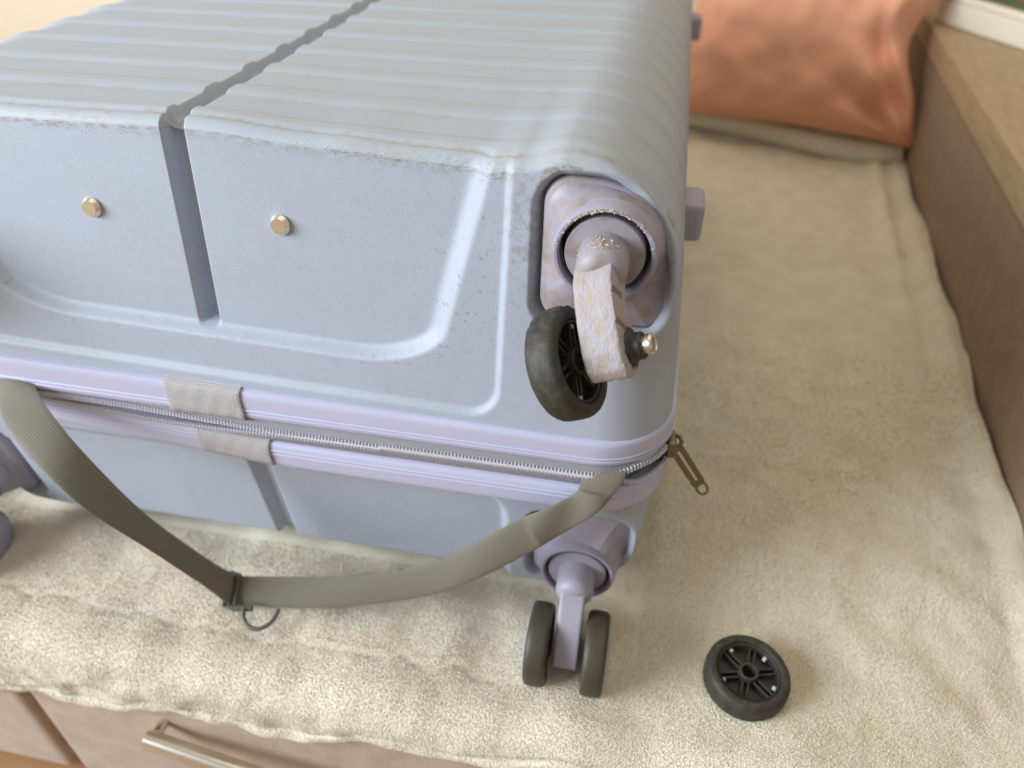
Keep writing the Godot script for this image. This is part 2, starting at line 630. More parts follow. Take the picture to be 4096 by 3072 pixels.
func shell_mesh(lower: bool) -> ArrayMesh:
	var xs: PackedFloat32Array
	var ys: PackedFloat32Array
	var zs: PackedFloat32Array
	if lower:
		xs = steps([[-0.286, -0.01, 0.003], [-0.01, 0.01, 0.001], [0.01, 0.16, 0.003], [0.16, 0.2, 0.0014], [0.2, 0.286, 0.002]])
		ys = steps([[0.212, 0.352, 0.002]])
		zs = steps([[-0.805, -0.06, 0.012], [-0.06, 0.012, 0.003]])
	else:
		xs = steps([[-0.286, -0.16, 0.0025], [-0.16, GX - 0.01, 0.0018], [GX - 0.01, GX + 0.01, 0.0007], [GX + 0.01, 0.122, 0.0018], [0.122, 0.165, 0.0012], [0.165, 0.2, 0.001], [0.2, 0.286, 0.0014]])
		ys = steps([[0.166, 0.186, 0.003], [0.186, 0.24, 0.0012], [0.24, 0.352, 0.0013]])
		zs = steps([[-0.805, -0.40, 0.008], [-0.40, -0.06, 0.0028], [-0.06, 0.012, 0.0016]])
	var nx := xs.size()
	var ny := ys.size()
	var nz := zs.size()
	var V := PackedVector3Array()
	var C := PackedColorArray()
	var I := PackedInt32Array()
	var known := {}
	# front, top, right, left, back: (fixed axis, its index, u axis, v axis, flip)
	for face in [[2, nz - 1, 0, 1, false], [1, ny - 1, 0, 2, true], [0, nx - 1, 1, 2, false], [0, 0, 1, 2, true], [2, 0, 0, 1, true]]:
		var nu: int = [nx, ny, nz][face[2]]
		var nv: int = [nx, ny, nz][face[3]]
		var idx := PackedInt32Array()
		idx.resize(nu * nv)
		for j in nv:
			for i in nu:
				var ijk := [0, 0, 0]
				ijk[face[0]] = face[1]
				ijk[face[2]] = i
				ijk[face[3]] = j
				var key: int = (ijk[0] * 4096 + ijk[1]) * 4096 + ijk[2]
				if known.has(key):
					idx[j * nu + i] = known[key]
					continue
				var p := Vector3(xs[ijk[0]], ys[ijk[1]], zs[ijk[2]])
				var n := Vector3.ZERO
				for it in 3:
					var d := shell_sdf(p)
					n = Vector3(shell_sdf(p + Vector3(1e-4, 0, 0)) - d, shell_sdf(p + Vector3(0, 1e-4, 0)) - d, shell_sdf(p + Vector3(0, 0, 1e-4)) - d).normalized()
					p -= n * d
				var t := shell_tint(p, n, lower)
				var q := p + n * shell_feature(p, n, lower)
				if lower:
					if p.z > -0.06 and n.z > -0.3:
						q.z -= 0.005 * (1.0 - sst(0.0, 0.007, corner_d(absf(p.x) - 0.1715, 0.2385 - p.y, 0.02))) * sst(-0.056, -0.024, p.z)
					q.y = FLIP - q.y
				else:
					if p.z > -0.06 and n.z > -0.3:
						var back := 0.0068 * (1.0 - recess_rise(recess_d(p.x, p.y))) + 0.0028 * (1.0 - sst(-0.0022, 0.0022, step_d(p.x, p.y)))
						q.z -= back * sst(-0.056, -0.024, p.z)
					q.y += top_edge(p.x) * sst(0.24, 0.336, p.y) * exp(minf(0.0, (p.z + 0.024) / 0.07))
					if p.z > -0.06 and p.y > 0.3:
						var e := exp(-pow((p.y - 0.333) / 0.007, 2.0)) * sst(-0.04, -0.022, p.z) * (1.0 - 0.75 * sst(0.165, 0.185, p.x))
						q += n * e * 0.00022 * sst(0.05, 0.13, p.x) * (fine.get_noise_3dv(p) + mid.get_noise_3dv(p))
				known[key] = V.size()
				idx[j * nu + i] = V.size()
				V.append(q)
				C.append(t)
		var fl: bool = face[4] != lower
		for j in nv - 1:
			for i in nu - 1:
				var a := idx[j * nu + i]
				var b := idx[j * nu + i + 1]
				var c := idx[(j + 1) * nu + i]
				var d := idx[(j + 1) * nu + i + 1]
				if fl:
					I.append_array([a, b, c, b, d, c])
				else:
					I.append_array([a, c, b, b, c, d])
	return smooth(V, I, null, C)


# ---------------------------------------------------------------- frames, zip

func perimeter(hw: float, z0: float, r: float, step: float) -> Array:
	# [point (x, z), outward normal, length so far]: starts at the middle of the far end and runs round by the left side, the front and the right side
	var pts := []
	var corners := [[Vector2(-hw + r, -LEN + r), PI * 1.5], [Vector2(-hw + r, z0 - r), PI], [Vector2(hw - r, z0 - r), PI * 0.5], [Vector2(hw - r, -LEN + r), 0.0]]
	var raw := [[Vector2(0, -LEN), Vector2(0, -1)]]
	for c in corners:
		for i in 13:
			var a: float = c[1] - PI / 2 * i / 12.0
			var n := Vector2(cos(a), sin(a))
			raw.append([c[0] + n * r, n])
	raw.append([Vector2(0, -LEN), Vector2(0, -1)])
	var run := 0.0
	for i in raw.size() - 1:
		var a: Vector2 = raw[i][0]
		var b: Vector2 = raw[i + 1][0]
		var n := int(maxf(1.0, ceilf(a.distance_to(b) / step)))
		for k in n:
			var t := float(k) / n
			pts.append([a.lerp(b, t), (raw[i][1] as Vector2).lerp(raw[i + 1][1], t).normalized(), run + a.distance_to(b) * t])
		run += a.distance_to(b)
	pts.append([raw[-1][0], raw[-1][1], run])
	return pts


func sweep_round(section: Array, hw: float, z0: float, r: float, step: float, shape: Callable) -> ArrayMesh:
	# section: (outward offset, y), listed downwards; shape moves a point (x, y, z) where the frame is not level
	var peri := perimeter(hw, z0, r, step)
	var V := PackedVector3Array()
	for p in peri:
		for s in section:
			var q: Vector2 = p[0] + p[1] * s.x
			V.append(shape.call(Vector3(q.x, s.y, q.y)))
	return crease(V, grid_index(section.size(), peri.size(), false, false), 40.0)


func upper_shape(p: Vector3) -> Vector3:
	p.y += clampf((p.y - 0.161) / 0.022, 0.0, 1.0) * -0.016 * p.x * sst(-0.6, -0.05, p.z)
	return p


func lower_rise(x: float, z: float) -> float:
	return 0.075 * maxf(0.0, -x - 0.0 + 0.02) * sst(-0.3, -0.02, z)


func lower_shape(p: Vector3) -> Vector3:
	p.y += lower_rise(p.x, p.z) + 0.002 * sst(0.1, -0.1, p.x)
	return p


func gap_curves(q: Vector2) -> Vector2:
	# heights of the upper and the lower row of teeth at a point (x, z) of the perimeter
	var lo := 0.1425 + lower_rise(q.x, q.y)
	var yu := 0.1552
	var yl := 0.1530
	if q.y > -0.05 and q.x < 0.10:
		var open := sst(0.06, -0.10, q.x)
		yu = lerpf(0.1546, 0.1602, open)
		yl = lerpf(0.1518, lo + 0.0015, open)
	var corner := sst(0.238, 0.258, q.x) * sst(-0.040, -0.026, q.y)
	yu = lerpf(yu, 0.1592, corner)
	yl = lerpf(yl, 0.1450, corner)
	return Vector2(yu, yl)


func tape(upper: bool) -> ArrayMesh:
	var peri := perimeter(0.2735, 0.0, 0.045, 0.004)
	var V := PackedVector3Array()
	var UV := PackedVector2Array()
	for p in peri:
		var g := gap_curves(p[0])
		var q: Vector2 = p[0]
		var y0 := 0.1625 if upper else 0.1405 + lower_rise(q.x, q.y)
		var y1 := g.x if upper else g.y
		for k in 5:
			var t := k / 4.0
			var o: Vector2 = q + p[1] * lerpf(-0.0008, 0.0036, sin(t * PI * 0.5))
			V.append(Vector3(o.x, lerpf(y0, y1, t), o.y))
			UV.append(Vector2(p[2] / 0.008, t))
	return smooth(V, grid_index(5, peri.size(), false, not upper), UV)


func teeth(upper: bool) -> ArrayMesh:
	var peri := perimeter(0.2735, 0.0, 0.045, 0.0022)
	var d := rbox_data(Vector3(0.0012, 0.0027, 0.0024), 0.0005)
	var head := rbox_data(Vector3(0.0016, 0.0011, 0.0028), 0.0005)
	var V := PackedVector3Array()
	var I := PackedInt32Array()
	for p in peri:
		var q: Vector2 = p[0]
		if q.y < -0.12:
			continue
		var g := gap_curves(q)
		var y := g.x if upper else g.y
		var n := Vector3(p[1].x, 0, p[1].y)
		var s := -1.0 if upper else 1.0
		var b := Basis(Vector3(p[1].y, 0, -p[1].x), Vector3.UP, n)
		var o := Vector3(q.x, y, q.y) + n * 0.0040 + b.x * (0.0011 if upper else 0.0)
		for piece in [[d, Vector3.ZERO], [head, Vector3(0, s * 0.0014, 0.0002)]]:
			var base := V.size()
			for v in piece[0][0]:
				V.append(o + b * (v + piece[1]))
			for i in piece[0][1]:
				I.append(base + i)
	return smooth(V, I)


func patch(x0: float, x1: float, section: Array, shape: Callable) -> ArrayMesh:
	# a strip of cloth wrapped over a frame rail at the front
	var V := PackedVector3Array()
	var UV := PackedVector2Array()
	var nu := 24
	for j in section.size():
		for i in nu + 1:
			var x := lerpf(x0, x1, float(i) / nu)
			var wob := 0.0001 * sin(i * 1.1 + j)
			V.append(shape.call(Vector3(x + 0.0002 * sin(j * 1.3), section[j].y, section[j].x + wob)))
			UV.append(Vector2(x / 0.008, j * 0.0022 / 0.008))
	var I := grid_index(nu + 1, section.size(), false, true)
	# thickness: a second sheet behind and its rim
	var n := V.size()
	for k in n:
		V.append(V[k] - Vector3(0, 0, 0.0009))
		UV.append(UV[k])
	I.append_array(grid_index(nu + 1, section.size(), false, false, n))
	for j in section.size() - 1:
		for e in [0, nu]:
			var a: int = j * (nu + 1) + e
			var b := a + nu + 1
			if e == 0:
				I.append_array([a, b, a + n, b, b + n, a + n])
			else:
				I.append_array([a, a + n, b, b, a + n, b + n])
	return smooth(V, I, UV)


# ---------------------------------------------------------------- casters

func on_x(p: Vector3, spin := 0.0) -> Transform3D:
	# lathed shapes stand on y: this lays that axis along +x
	return Transform3D(Basis(Vector3(0, 0, 1), -PI / 2) * Basis(Vector3(0, 1, 0), spin), p)


func on_z(p: Vector3) -> Transform3D:
	return Transform3D(Basis(Vector3(1, 0, 0), PI / 2), p)


func tyre_mesh(rough: float) -> ArrayMesh:
	var prof := [Vector2(0.0206, -0.0078), Vector2(0.0214, -0.0088), Vector2(0.0230, -0.0091), Vector2(0.0249, -0.0090), Vector2(0.0264, -0.0080), Vector2(0.0273, -0.0062), Vector2(0.0276, -0.0035), Vector2(0.0277, 0.0), Vector2(0.0276, 0.0035), Vector2(0.0273, 0.0062), Vector2(0.0264, 0.0080), Vector2(0.0249, 0.0090), Vector2(0.0230, 0.0091), Vector2(0.0214, 0.0088), Vector2(0.0206, 0.0078), Vector2(0.0203, 0.0), Vector2(0.0206, -0.0078)]
	var seg := 96
	var V := PackedVector3Array()
	for p in prof:
		for i in seg:
			var a := TAU * i / seg
			var q := Vector3(p.x * cos(a), p.y, p.x * sin(a))
			if rough > 0.0 and p.x > 0.022:
				var k := mid.get_noise_3dv(q * 1.6) + 0.7 * fine.get_noise_3dv(q)
				var worn := sst(0.2, 0.9, sin(a * 1.0 + 0.6)) + 0.25
				q -= Vector3(cos(a), 0, sin(a)) * rough * worn * maxf(k, -0.2)
			V.append(q)
	var I := grid_index(seg, prof.size(), true, true)
	return smooth(V, I)


func rim_mesh() -> ArrayMesh:
	# open side is +y: web, hub and six pairs of spokes
	var ps := []
	ps.append([lathe([Vector2(0.0055, -0.0075), Vector2(0.0204, -0.0075), Vector2(0.0206, 0.0072), Vector2(0.0200, 0.0078), Vector2(0.0191, 0.0072), Vector2(0.0188, 0.0006), Vector2(0.0068, 0.0006), Vector2(0.0068, 0.0070), Vector2(0.0062, 0.0078), Vector2(0.0048, 0.0078), Vector2(0.0044, 0.0072), Vector2(0.0044, -0.0070), Vector2(0.0055, -0.0075)], 64), Transform3D()])
	return joined(ps)


func wheel_parts(o: Node3D, tyre_m: Material, rough: float, cap: bool, pegs: Array) -> void:
	part(o, "tyre", tyre_mesh(rough), tyre_m)
	part(o, "rim", rim_mesh(), M.rim_black)
	var bar := rbox(Vector3(0.0132, 0.0046, 0.0012), 0.0003)
	for k in 6:
		for s in [-1, 1]:
			part(o, "spoke", bar, M.rim_black, Transform3D(Basis(Vector3.UP, TAU * k / 6.0), Vector3.ZERO) * at(Vector3(0.0128, 0.0030, 0.0018 * s)))
	for a in pegs:
		part(o, "peg", rbox(Vector3(0.0022, 0.0030, 0.0024), 0.0004), M.peg, Transform3D(Basis(Vector3.UP, a), Vector3.ZERO) * at(Vector3(0.0178, 0.0040, 0)))
	if cap:
		part(o, "hubcap", lathe([Vector2(0.0, -0.0115), Vector2(0.010, -0.0113), Vector2(0.019, -0.0106), Vector2(0.0242, -0.0096), Vector2(0.0252, -0.0088), Vector2(0.0240, -0.0080), Vector2(0.0, -0.0080)], 56, 30.0), M.caster_plastic)


func fork_mesh(width: float, wear: float) -> ArrayMesh:
	# side outline (height from the swivel centre, distance out of the case), swept across
	var outline := [Vector2(0.0030, -0.001), Vector2(0.0045, 0.010), Vector2(0.0046, 0.0175), Vector2(0.0012, 0.0245), Vector2(-0.006, 0.0315), Vector2(-0.016, 0.0385), Vector2(-0.027, 0.0450), Vector2(-0.035, 0.0472), Vector2(-0.0405, 0.0458), Vector2(-0.0438, 0.0412), Vector2(-0.0446, 0.0350), Vector2(-0.0430, 0.0285), Vector2(-0.0385, 0.0232), Vector2(-0.033, 0.0205), Vector2(-0.024, 0.0200), Vector2(-0.016, 0.0170), Vector2(-0.0115, 0.010), Vector2(-0.0105, -0.001)]
	# finer outline
	var curve := []
	for i in outline.size():
		var a: Vector2 = outline[i]
		var b: Vector2 = outline[(i + 1) % outline.size()]
		var n := int(maxf(1.0, a.distance_to(b) / 0.0016))
		for k in n:
			curve.append(a.lerp(b, float(k) / n))
	# rows across the width, the rims rounded off
	var V := PackedVector3Array()
	var n2 := curve.size()
	var rows := []
	var half := width / 2
	for t in [[-half, 0.0016], [-half + 0.0005, 0.0005], [-half + 0.0016, 0.0]]:
		rows.append(t)
	for k in range(1, 10):
		rows.append([lerpf(-half + 0.0016, half - 0.0016, k / 10.0), 0.0])
	for t in [[half - 0.0016, 0.0], [half - 0.0005, 0.0005], [half, 0.0016]]:
		rows.append(t)
	var inner := []
	for i in n2:
		var a: Vector2 = (curve[(i + 1) % n2] - curve[(i + n2 - 1) % n2]).normalized()
		inner.append(Vector2(a.y, -a.x))
	for r in rows:
		for i in n2:
			var q: Vector2 = curve[i] - inner[i] * r[1]
			var v := Vector3(r[0], q.x, q.y)
			if wear > 0.0 and q.y > 0.012:
				var streak := mid.get_noise_3dv(Vector3(v.x * 3.2, v.y * 0.45, v.z * 0.45) + Vector3(3, 0, 0)) + 0.5 * fine.get_noise_3dv(v)
				v -= Vector3(0, inner[i].x, inner[i].y) * wear * maxf(streak, -0.3)
			V.append(v)
	var I := grid_index(n2, rows.size(), true, true)
	var tri := Geometry2D.triangulate_polygon(PackedVector2Array(curve))
	var last := (rows.size() - 1) * n2
	for t in range(0, tri.size(), 3):
		var a: Vector2 = curve[tri[t]]
		var b: Vector2 = curve[tri[t + 1]]
		var c: Vector2 = curve[tri[t + 2]]
		var ccw := (b - a).cross(c - a) > 0
		var f := [tri[t], tri[t + 1], tri[t + 2]] if ccw else [tri[t], tri[t + 2], tri[t + 1]]
		I.append_array([f[0], f[1], f[2], f[0] + last, f[2] + last, f[1] + last])
	return crease(V, I, 42.0)


func face_z(y: float) -> float:
	return -(y - 0.183) * LEAN


func caster(case: Node3D, x: float, y: float, upside: bool, broken: bool) -> void:
	# housing plate in its pocket, swivel ring, disc, fork, wheels
	var sy := -1.0 if upside else 1.0
	var yu := FLIP - y if upside else y
	var sx := signf(x)
	var r := 0.0135
	var big := Vector2(0.048, 0.032)
	var rad := [r, 0.009, big, r] if sx > 0 else [0.009, r, r, big]
	if upside:
		rad = [rad[3], rad[2], rad[1], rad[0]]
	var cy := 0.2885
	var poly := round_poly(0.0330, 0.0380, rad)
	var py := FLIP - cy if upside else cy
	var pl := part(case, "caster_plate", plate_mesh(poly, Vector3(x, py, 0), Vector3(x, y, 0), sy), M.dusty_caster_plastic if broken else M.caster_plastic)
	var inv := Transform3D()
	var c0 := Vector3(x, y, 0)
	part(pl, "swivel_ring", lathe([Vector2(0.0262, -0.0100), Vector2(0.0257, -0.0045), Vector2(0.0252, -0.0018), Vector2(0.0246, -0.0008), Vector2(0.0232, -0.0008), Vector2(0.0224, -0.0016), Vector2(0.0220, -0.0120)], 72, 44.0), M.caster_plastic, inv * on_z(c0))
	part(pl, "swivel_gap", lathe([Vector2(0.0225, -0.0105), Vector2(0.0, -0.0105)], 48), M.gap_dark, inv * on_z(c0))
	part(pl, "swivel_disc", lathe([Vector2(0.0196, -0.0104), Vector2(0.0196, -0.0028), Vector2(0.0190, -0.0021), Vector2(0.0127, -0.0014), Vector2(0.0124, 0.0120), Vector2(0.0117, 0.0155), Vector2(0.0096, 0.0182), Vector2(0.0056, 0.0196), Vector2(0.0, 0.0200)], 64, 36.0), M.dusty_caster_plastic if broken else M.caster_plastic, inv * on_z(c0))
	var fork := part(case, "fork", fork_mesh(0.0195 if broken else 0.0165, 0.0005 if broken else 0.0), M.worn_plastic if broken else M.caster_plastic, at(c0, Vector3(0, -0.13, 0.42) if broken else Vector3.ZERO))
	if broken:
		fork.set_meta("label", "worn scuffed fork of the broken caster")
		# the bare side: solid dark bars imitate the shade inside its hollow
		for h in [[-0.0075, 0.0243, 0.0120, 0.70], [-0.0195, 0.0330, 0.0130, 0.60]]:
			part(fork, "hollow_shade", rbox(Vector3(0.0010, h[2], 0.0034), 0.0004), M.hollow_shade, at(Vector3(0.00930, h[0], h[1]), Vector3(h[3], 0, 0)))
	var axle := Vector3(0, -0.0335, 0.0345)
	if broken:
		# the outer wheel is gone: a bare black hub and the steel axle stick out
		part(fork, "axle_hub", ragged_hub(), M.rim_black, on_x(axle + Vector3(0.0055, 0.0005, -0.0025)))
		part(fork, "axle_pin", lathe([Vector2(0.0040, 0.0), Vector2(0.0042, 0.0122), Vector2(0.0050, 0.0124), Vector2(0.0050, 0.0142), Vector2(0.0044, 0.0152), Vector2(0.0038, 0.0154), Vector2(0.0035, 0.0149), Vector2(0.0, 0.0149)], 36, 30.0), M.pin_steel, on_x(axle + Vector3(0.0055, 0.0005, -0.0025)))
	for s in ([-1] if broken else [-1, 1]):
		var w := Node3D.new()
		w.name = "wheel"
		case.add_child(w, true)
		if broken:
			var n := Vector3(0.86, 0.49, 0.15).normalized()
			var b := Basis()
			b.y = n
			b.x = Vector3(0.0, -0.3, 1.0).cross(n).normalized()
			b.z = b.x.cross(b.y).normalized()
			w.transform = Transform3D(b.scaled_local(Vector3(1, 0.9, 1)), Vector3(0.2165, 0.2555, 0.0330))
			wheel_parts(w, M.tyre, 0.0012, false, [0.4, 2.1, 3.7, 5.2])
		else:
			var b := Basis(Vector3(0, 0, 1), -PI / 2 * -s) * Basis(Vector3.UP, rng.randf() * 2.0)
			w.transform = Transform3D(b.scaled_local(Vector3(1, 0.82, 1)), c0 + axle + Vector3(s * 0.0188, 0, 0))
			wheel_parts(w, M.tyre_olive, 0.0, true, [])


func plate_mesh(poly: Array, mid_at: Vector3, ring_at: Vector3, sy: float) -> ArrayMesh:
	# from the outline in the pocket a dome rises to the swivel ring
	var V := PackedVector3Array()
	var n := poly.size()
	var rows := 15
	for j in rows:
		for i in n:
			var o: Vector2 = Vector2(mid_at.x, mid_at.y) + poly[i]
			var base: float = -((o.y if sy > 0.0 else FLIP - o.y) - 0.183) * LEAN - 0.0022
			base -= 0.0060 * pow(sst(0.242, 0.264, absf(o.x)), 1.5)
			var to: Vector2 = (o - Vector2(ring_at.x, ring_at.y))
			var c: Vector2 = Vector2(ring_at.x, ring_at.y) + to.normalized() * 0.0256
			var inn: Vector2 = o.lerp(Vector2(mid_at.x, mid_at.y), 0.045)
			if j == 0:
				V.append(Vector3(o.x, o.y, base - 0.012))
			elif j == 1:
				V.append(Vector3(o.x, o.y, base - 0.0028))
			elif j == 2:
				var m: Vector2 = o.lerp(inn, 0.35)
				V.append(Vector3(m.x, m.y, base - 0.0009))
			else:
				var t := (j - 3.0) / (rows - 4.0)
				var q: Vector2 = inn.lerp(c, t)
				V.append(Vector3(q.x, q.y, lerpf(base - 0.0002, -0.0050, pow(t, 1.7))))
	return smooth(V, grid_index(n, rows, true, false))


func ragged_hub() -> ArrayMesh:
	var V := PackedVector3Array()
	var prof := [Vector2(0.0100, -0.003), Vector2(0.0098, 0.0035), Vector2(0.0084, 0.0055), Vector2(0.0068, 0.0066), Vector2(0.0064, 0.0085), Vector2(0.0067, 0.0095), Vector2(0.0060, 0.0105), Vector2(0.0040, 0.0105)]
	var seg := 40
	for p in prof:
		for i in seg:
			var a := TAU * i / seg
			var k := 1.0
			if p.y < 0.004:
				k += 0.30 * mid.get_noise_2d(i * 0.004, p.y) + 0.35 * fine.get_noise_2d(i * 0.011, 0.0)
			V.append(Vector3(p.x * k * cos(a), p.y, p.x * k * sin(a)))
	return crease(V, grid_index(seg, prof.size(), true, true), 40.0)


# ---------------------------------------------------------------- strap

func cat(a: Array, f: float) -> Vector3:
	# a softened curve through the points
	var w := minf(minf(f, 19.0 - f), 0.7)
	return cat_raw(a, f) * 0.4 + (cat_raw(a, f - w * 0.5) + cat_raw(a, f + w * 0.5)) * 0.2 + (cat_raw(a, f - w) + cat_raw(a, f + w)) * 0.1


func cat_raw(a: Array, f: float) -> Vector3:
	var i := clampi(int(floorf(f)), 0, a.size() - 2)
	var t := f - i
	var p0: Vector3 = a[maxi(i - 1, 0)]
	var p1: Vector3 = a[i]
	var p2: Vector3 = a[i + 1]
	var p3: Vector3 = a[mini(i + 2, a.size() - 1)]
	return p1.cubic_interpolate(p2, p0, p3, t)


func strap_mesh(f0: float, f1: float) -> ArrayMesh:
	var rows := int((f1 - f0) * 14.0)
	var nv := 13
	var V := PackedVector3Array()
	var UV := PackedVector2Array()
	var run := 0.0
	var last := Vector3.ZERO
	var mids := []
	var thick := 0.0013
	for side in 2:
		for j in rows + 1:
			var f := lerpf(f0, f1, float(j) / rows)
			var u := cat(STRAP_U, f)
			var l := cat(STRAP_L, f)
			var c := (u + l) / 2
			if side == 0:
				if j > 0:
					run += c.distance_to(last)
				last = c
				mids.append(run)
			var du := (cat(STRAP_U, minf(f + 0.25, 19.0)) + cat(STRAP_L, minf(f + 0.25, 19.0)) - cat(STRAP_U, maxf(f - 0.25, 0.0)) - cat(STRAP_L, maxf(f - 0.25, 0.0))).normalized()
			var n := du.cross(u - l).normalized()
			if n.dot(Vector3(0.1, 0.62, 0.77)) < 0.0:
				n = -n
			for k in nv:
				var t := float(k) / (nv - 1)
				var p := u.lerp(l, t)
				var belly := 0.0011 * sin(t * PI) + 0.0007 * sin(f * 2.3 + t * 2.0)
				if f > 15.0 and f < 17.6:
					belly += 0.0022 * sin((f - 15.0) / 2.6 * PI * 2.0 + t * 3.0)
				var edge := 1.0 if k > 0 and k < nv - 1 else 0.2
				p += n * (belly + (0.5 if side == 0 else -0.5) * thick * edge)
				V.append(p)
				UV.append(Vector2(mids[j] / 0.012, t * 7.0))
	var I := grid_index(nv, rows + 1, false, false)
	var base := (rows + 1) * nv
	I.append_array(grid_index(nv, rows + 1, false, true, base))
	for j in rows:
		for k in [0, nv - 1]:
			var a: int = j * nv + k
			var b := a + nv
			if k == 0:
				I.append_array([a, a + base, b, b, a + base, b + base])
			else:
				I.append_array([a, b, a + base, b, b + base, a + base])
	return smooth(V, I, UV)


func suitcase() -> void:
	var case := thing("suitcase", "pale lavender-blue hard-shell suitcase lying on its side with a broken caster and open zip", "suitcase")
	var up := part(case, "upper_shell", shell_mesh(false), M.shell_plastic)
	var low := part(case, "lower_shell", shell_mesh(true), M.shell_plastic)
	# rails
	var us := [Vector2(-0.006, 0.1836), Vector2(0.0008, 0.1836), Vector2(0.0028, 0.1828), Vector2(0.0038, 0.1808), Vector2(0.0040, 0.1780), Vector2(0.0040, 0.1698), Vector2(0.0046, 0.1693), Vector2(0.0046, 0.1686), Vector2(0.0038, 0.1681), Vector2(0.0038, 0.1669), Vector2(0.0045, 0.1664), Vector2(0.0045, 0.1657), Vector2(0.0038, 0.1652), Vector2(0.0036, 0.1630), Vector2(0.0026, 0.1615), Vector2(0.0006, 0.1608), Vector2(-0.008, 0.1608)]
	var ls := [Vector2(-0.008, 0.1425), Vector2(0.0004, 0.1425), Vector2(0.0026, 0.1416), Vector2(0.0038, 0.1395), Vector2(0.0040, 0.1372), Vector2(0.0047, 0.1367), Vector2(0.0047, 0.1360), Vector2(0.0039, 0.1355), Vector2(0.0039, 0.1341), Vector2(0.0046, 0.1336), Vector2(0.0046, 0.1329), Vector2(0.0039, 0.1324), Vector2(0.0038, 0.1262), Vector2(0.0030, 0.1232), Vector2(0.0010, 0.1222), Vector2(-0.006, 0.1222)]
	part(case, "upper_rail", sweep_round(us, 0.2735, 0.0, 0.045, 0.012, upper_shape), M.frame_plastic)
	part(case, "lower_rail", sweep_round(ls, 0.2735, 0.0, 0.045, 0.012, lower_shape), M.frame_plastic)
	part(case, "zip_tape", tape(true), M.zip_tape)
	part(case, "zip_tape", tape(false), M.zip_tape)
	for u in [true, false]:
		var tt := part(case, "zip_teeth", teeth(u), M.zip_teeth)
		tt.set_meta("kind", "stuff")
	part(case, "lining", rbox(Vector3(0.515, 0.05, LEN - 0.04), 0.03 * 0.8), M.lining, at(Vector3(0, 0.152, -LEN / 2 - 0.002)))
	# cloth tabs wrapped over both rails
	var tu := [Vector2(-0.001, 0.1850), Vector2(0.0030, 0.1842), Vector2(0.0050, 0.1820), Vector2(0.0054, 0.1780), Vector2(0.0055, 0.1740), Vector2(0.0056, 0.1700), Vector2(0.0058, 0.1665), Vector2(0.0054, 0.1635), Vector2(0.0042, 0.1608), Vector2(0.0010, 0.1596)]
	var tl := [Vector2(-0.001, 0.1440), Vector2(0.0030, 0.1432), Vector2(0.0050, 0.1405), Vector2(0.0056, 0.1370), Vector2(0.0058, 0.1335), Vector2(0.0056, 0.1300), Vector2(0.0052, 0.1262), Vector2(0.0040, 0.1228), Vector2(0.0005, 0.1212)]
	part(case, "fabric_tab", patch(-0.0385, 0.0125, tu, upper_shape), M.tab_fabric)
	part(case, "fabric_tab", patch(-0.0270, 0.0235, tl, lower_shape), M.tab_fabric)
	# rivets in the recess
	for x in [-0.0668, 0.0485]:
		part(up, "rivet", lathe([Vector2(0.0058, -0.002), Vector2(0.0058, 0.0012), Vector2(0.0054, 0.0018), Vector2(0.0044, 0.0034), Vector2(0.0042, 0.0036), Vector2(0.0, 0.0036)], 40, 24.0), M.rivet_brass, Transform3D(Basis(Vector3(1, 0, 0), PI / 2 - atan(LEAN)), Vector3(x, 0.2857, face_z(0.2857) - 0.0095)))
	caster(case, CX, CYU, false, true)
	caster(case, -0.238, CYU, false, false)
	caster(case, CX, CYL, true, false)
	caster(case, -0.246, CYL, true, false)
	# feet on the right side
	for z in [-0.157, -0.70]:
		var f := part(case, "side_foot", rbox(Vector3(0.030, 0.0265, 0.034), 0.0045), M.caster_plastic, at(Vector3(0.2665, 0.2515, z)))
		part(f, "foot_base", rbox(Vector3(0.008, 0.052, 0.062), 0.0035), M.shell_plastic, at(Vector3(-0.0045, 0.002, 0)))
	# elastic strap hanging out of the open zip, with its slider and ring
	var strap := part(case, "strap", strap_mesh(0.0, 19.0), M.strap_elastic)
	var u := cat(STRAP_U, BUCKLE_AT)
	var l := cat(STRAP_L, BUCKLE_AT)
	var yv := (u - l).normalized()
	var xv := Vector3(0.93, 0.0, 0.0) - yv * yv.x * 0.93
	xv = xv.normalized()
	var b := Basis(xv, yv, xv.cross(yv))
	var c := (u + l) / 2 + b.z * 0.0012
	var sl := []
	for k in [-1, 1]:
		sl.append([rbox(Vector3(0.010, 0.0026, 0.0046), 0.0012), at(Vector3(0, k * 0.0132, 0))])
	for k in [-1, 0, 1]:
		sl.append([rbox(Vector3(0.0022, 0.0275, 0.0030), 0.0009), at(Vector3(k * 0.0042, 0, 0.0012))])
	part(strap, "slider", joined(sl), M.buckle_plastic, Transform3D(b, c))
	var loop := []
	for k in 25:
		var a := PI * 1.0 + PI * k / 24.0
		loop.append(Vector3(0.0125 * cos(a), 0.0150 * sin(a), 0.0))
	part(strap, "ring", tube(loop, 0.0016, 8), M.buckle_plastic, Transform3D(Basis.from_euler(Vector3(-1.35, 0.16, 0.0)), Vector3(0.0065, 0.0105, 0.0390)))
	part(strap, "ring_hinge", rbox(Vector3(0.017, 0.0042, 0.0042), 0.0015), M.buckle_plastic, at(Vector3(-0.0085, 0.0090, 0.0405), Vector3(0, 0.16, 0)))
	zip_pull(case)
	crumbs(case)


